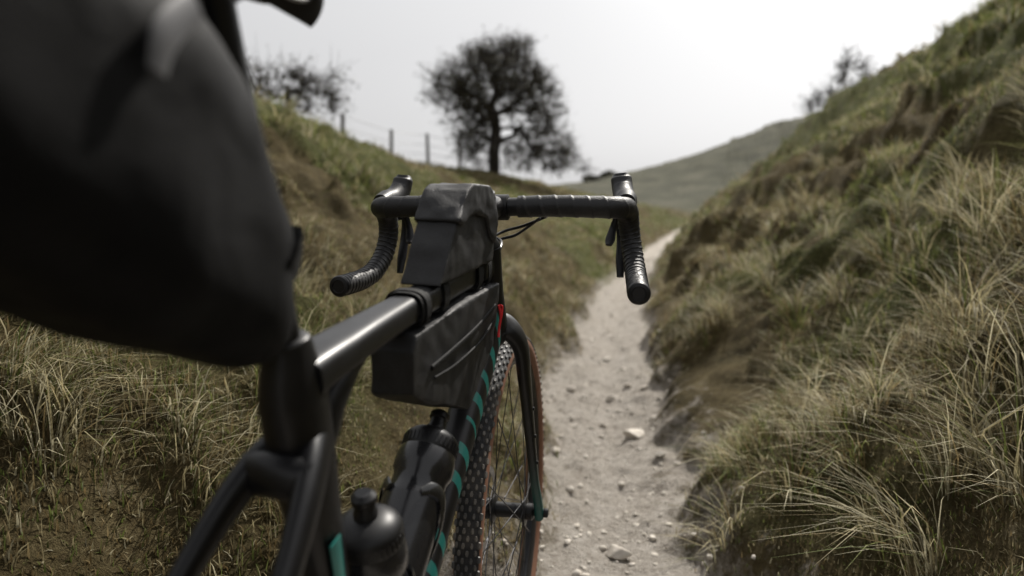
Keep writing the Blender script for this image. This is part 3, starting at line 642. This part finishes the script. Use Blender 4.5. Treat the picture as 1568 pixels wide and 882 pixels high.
m=len(st); F=[(i*n+j,i*n+(j+1)%n,(i+1)*n+(j+1)%n,(i+1)*n+j) for i in range(m-1) for j in range(n)]+[tuple(range(n))[::-1],tuple((m-1)*n+j for j in range(n))]
mb=MB(); mb.add((V,F)); o_=mkobj('bag_body',mb,bagm2,parent=e); modbag(o_,.005,8,.012,.09)
mb=MB()
mb.add(sweep([(.215,-.050,.860),(.243,-.038,.865),(.276,-.018,.868),(.283,0,.869),(.276,.018,.868),(.243,.038,.865)],[.002],[.020],ref=(1,0,0),n=8,m=30))
mkobj('straps',mb,webb,parent=e)
mb=MB(); mb.add(sweep([(.085,-.0825,1.0),(.062,-.0860,.98),(.055,-.0863,.96)],[.0015,.0015,.0015],[.008,.009,.006],ref=(0,1,0),n=8,m=16)); mkobj('reflective_tab',mb,simple('reflective_print',(.10,.10,.105),.5),parent=e)
mb=MB(); mb.add(sweep([(.20,-.030,1.06),(.225,-.040,1.052),(.25,-.038,1.058),(.258,-.026,1.070),(.235,-.02,1.078)],.0020,n=8,m=30,ref=(0,0,1))); mkobj('shock_cord',mb,simple('white_cord',(.5,.5,.5),.5),parent=e)
# ------------------------------------------------------------------ bottles
smoke=simple('smoke_plastic',(.018,.018,.020),.2,spec=.5,coat=.25); capm=simple('bottle_cap',(.010,.010,.011),.4,spec=.4)
def bottle(name,top,ax,sc_=1.,L0=.20):
    ax=np.array(ax,float);ax/=np.linalg.norm(ax); top=np.array(top,float)
    o=top-ax*(L0+.02)*sc_
    e=bagroot(name); S=lambda pr:[(r*sc_,h*sc_) for r,h in pr]
    mb=MB(); mb.add(revolve(S([(.030,0),(.0355,.003),(.0365,.010),(.0365,.10),(.036,.106),(.0325,.113),(.0325,.128),(.0362,.136),(.0365,.150),(.035,.160),(.033,.165)]),o,ax,n=40)); mkobj('body',mb,smoke,parent=e)
    pr=S([(.0335,.162),(.0345,.164),(.0345,.178),(.033,.182),(.027,.188),(.018,.192),(.012,.193),(.012,.198),(.0105,.200),(.0105,.208),(.0125,.210),(.0125,.216),(.008,.220),(.003,.220)])
    mb=MB(); mb.add(revolve(pr,o,ax,n=40))
    a=np.cross(ax,[0,1,0]);b2=np.cross(ax,a)
    for k in range(36):
        t=k*2*np.pi/36; r=a*math.cos(t)+b2*math.sin(t); tt=np.cross(ax,r); mb.add(box(o+ax*.171*sc_+r*.0345*sc_,r,tt,ax,(.0008,.0014,.006)))
    mkobj('cap',mb,capm,parent=e)
    return o,ax,a,b2
o1,a1,u1,v1=bottle('water_bottle',(.646,0,.638),(.682,0,.731),1.08)
o2,a2,u2,v2=bottle('water_bottle',(.418,-.004,.610),(-.268,0,.963),1.1)
def cage(name,o,ax,away):
    away=np.array(away,float); side=np.array([0,1,0]); mb=MB(); r=.0425
    for s in (-1,1):
        P=[]
        for t,h in ((175,.02),(140,.05),(105,.085),(75,.115),(50,.12),(30,.112)):
            a=math.radians(t); P.append(o+ax*h+(away*math.cos(a)+side*s*math.sin(a))*r)
        mb.add(sweep(P,[.007,.006,.006,.007,.008,.005],[.0018],n=8,m=26,ref=ax))
    mb.add(sweep([o-away*r,o-away*r+ax*.13],[.010],[.002],n=8)); mb.add(sweep([o-away*r-ax*.003,o+away*.02-ax*.003],[.012],[.002],n=8))
    part(name,mb,simple(name+'_carbon',(.02,.02,.02),.25,coat=.6))
cage('down_tube_bottle_cage',o1,a1,(-.731,0,.682)); cage('seat_tube_bottle_cage',o2,a2,(.963,0,.268))

# ------------------------------------------------------------------ light, sky, camera
w=bpy.data.worlds.new('World'); sc.world=w; w.use_nodes=True; nt=w.node_tree; nt.nodes.clear(); lk=nt.links.new
elev,az=math.radians(48),math.radians(30)
sky=nd(nt,'ShaderNodeTexSky',sky_type='NISHITA'); sky.sun_disc=False; sky.sun_elevation=elev; sky.sun_rotation=az
sky.dust_density=5; sky.air_density=1.5; sky.ozone_density=1
hs=nd(nt,'ShaderNodeHueSaturation'); hs.inputs['Saturation'].default_value=.08; lk(sky.outputs[0],hs.inputs['Color'])
b1=nd(nt,'ShaderNodeBackground'); b1.inputs[1].default_value=.065; lk(hs.outputs[0],b1.inputs[0])
b2=nd(nt,'ShaderNodeBackground'); b2.inputs[0].default_value=(.98,.975,1,1); b2.inputs[1].default_value=.36
ad=nd(nt,'ShaderNodeAddShader'); lk(b1.outputs[0],ad.inputs[0]); lk(b2.outputs[0],ad.inputs[1])
out=nd(nt,'ShaderNodeOutputWorld'); lk(ad.outputs[0],out.inputs[0])
sl=bpy.data.lights.new('sun','SUN'); sl.energy=5.0; sl.angle=math.radians(.6); sl.color=(1,.945,.865)
so=link(bpy.data.objects.new('sun',sl))
dv=Vector((math.sin(az)*math.cos(elev),math.cos(az)*math.cos(elev),math.sin(elev))); so.rotation_euler=dv.to_track_quat('Z','Y').to_euler(); so.location=dv*50
cam=bpy.data.cameras.new('camera'); co_=link(bpy.data.objects.new('camera',cam)); sc.camera=co_
cam.sensor_width=36; cam.lens=1049.1/1568*36; cam.clip_end=2000; cam.clip_start=.02
co_.location=(0,0,.884); co_.rotation_euler=(math.pi/2-.089,0,0)
cam.dof.use_dof=True; cam.dof.focus_distance=1.12; cam.dof.aperture_fstop=2.3; cam.dof.aperture_blades=9
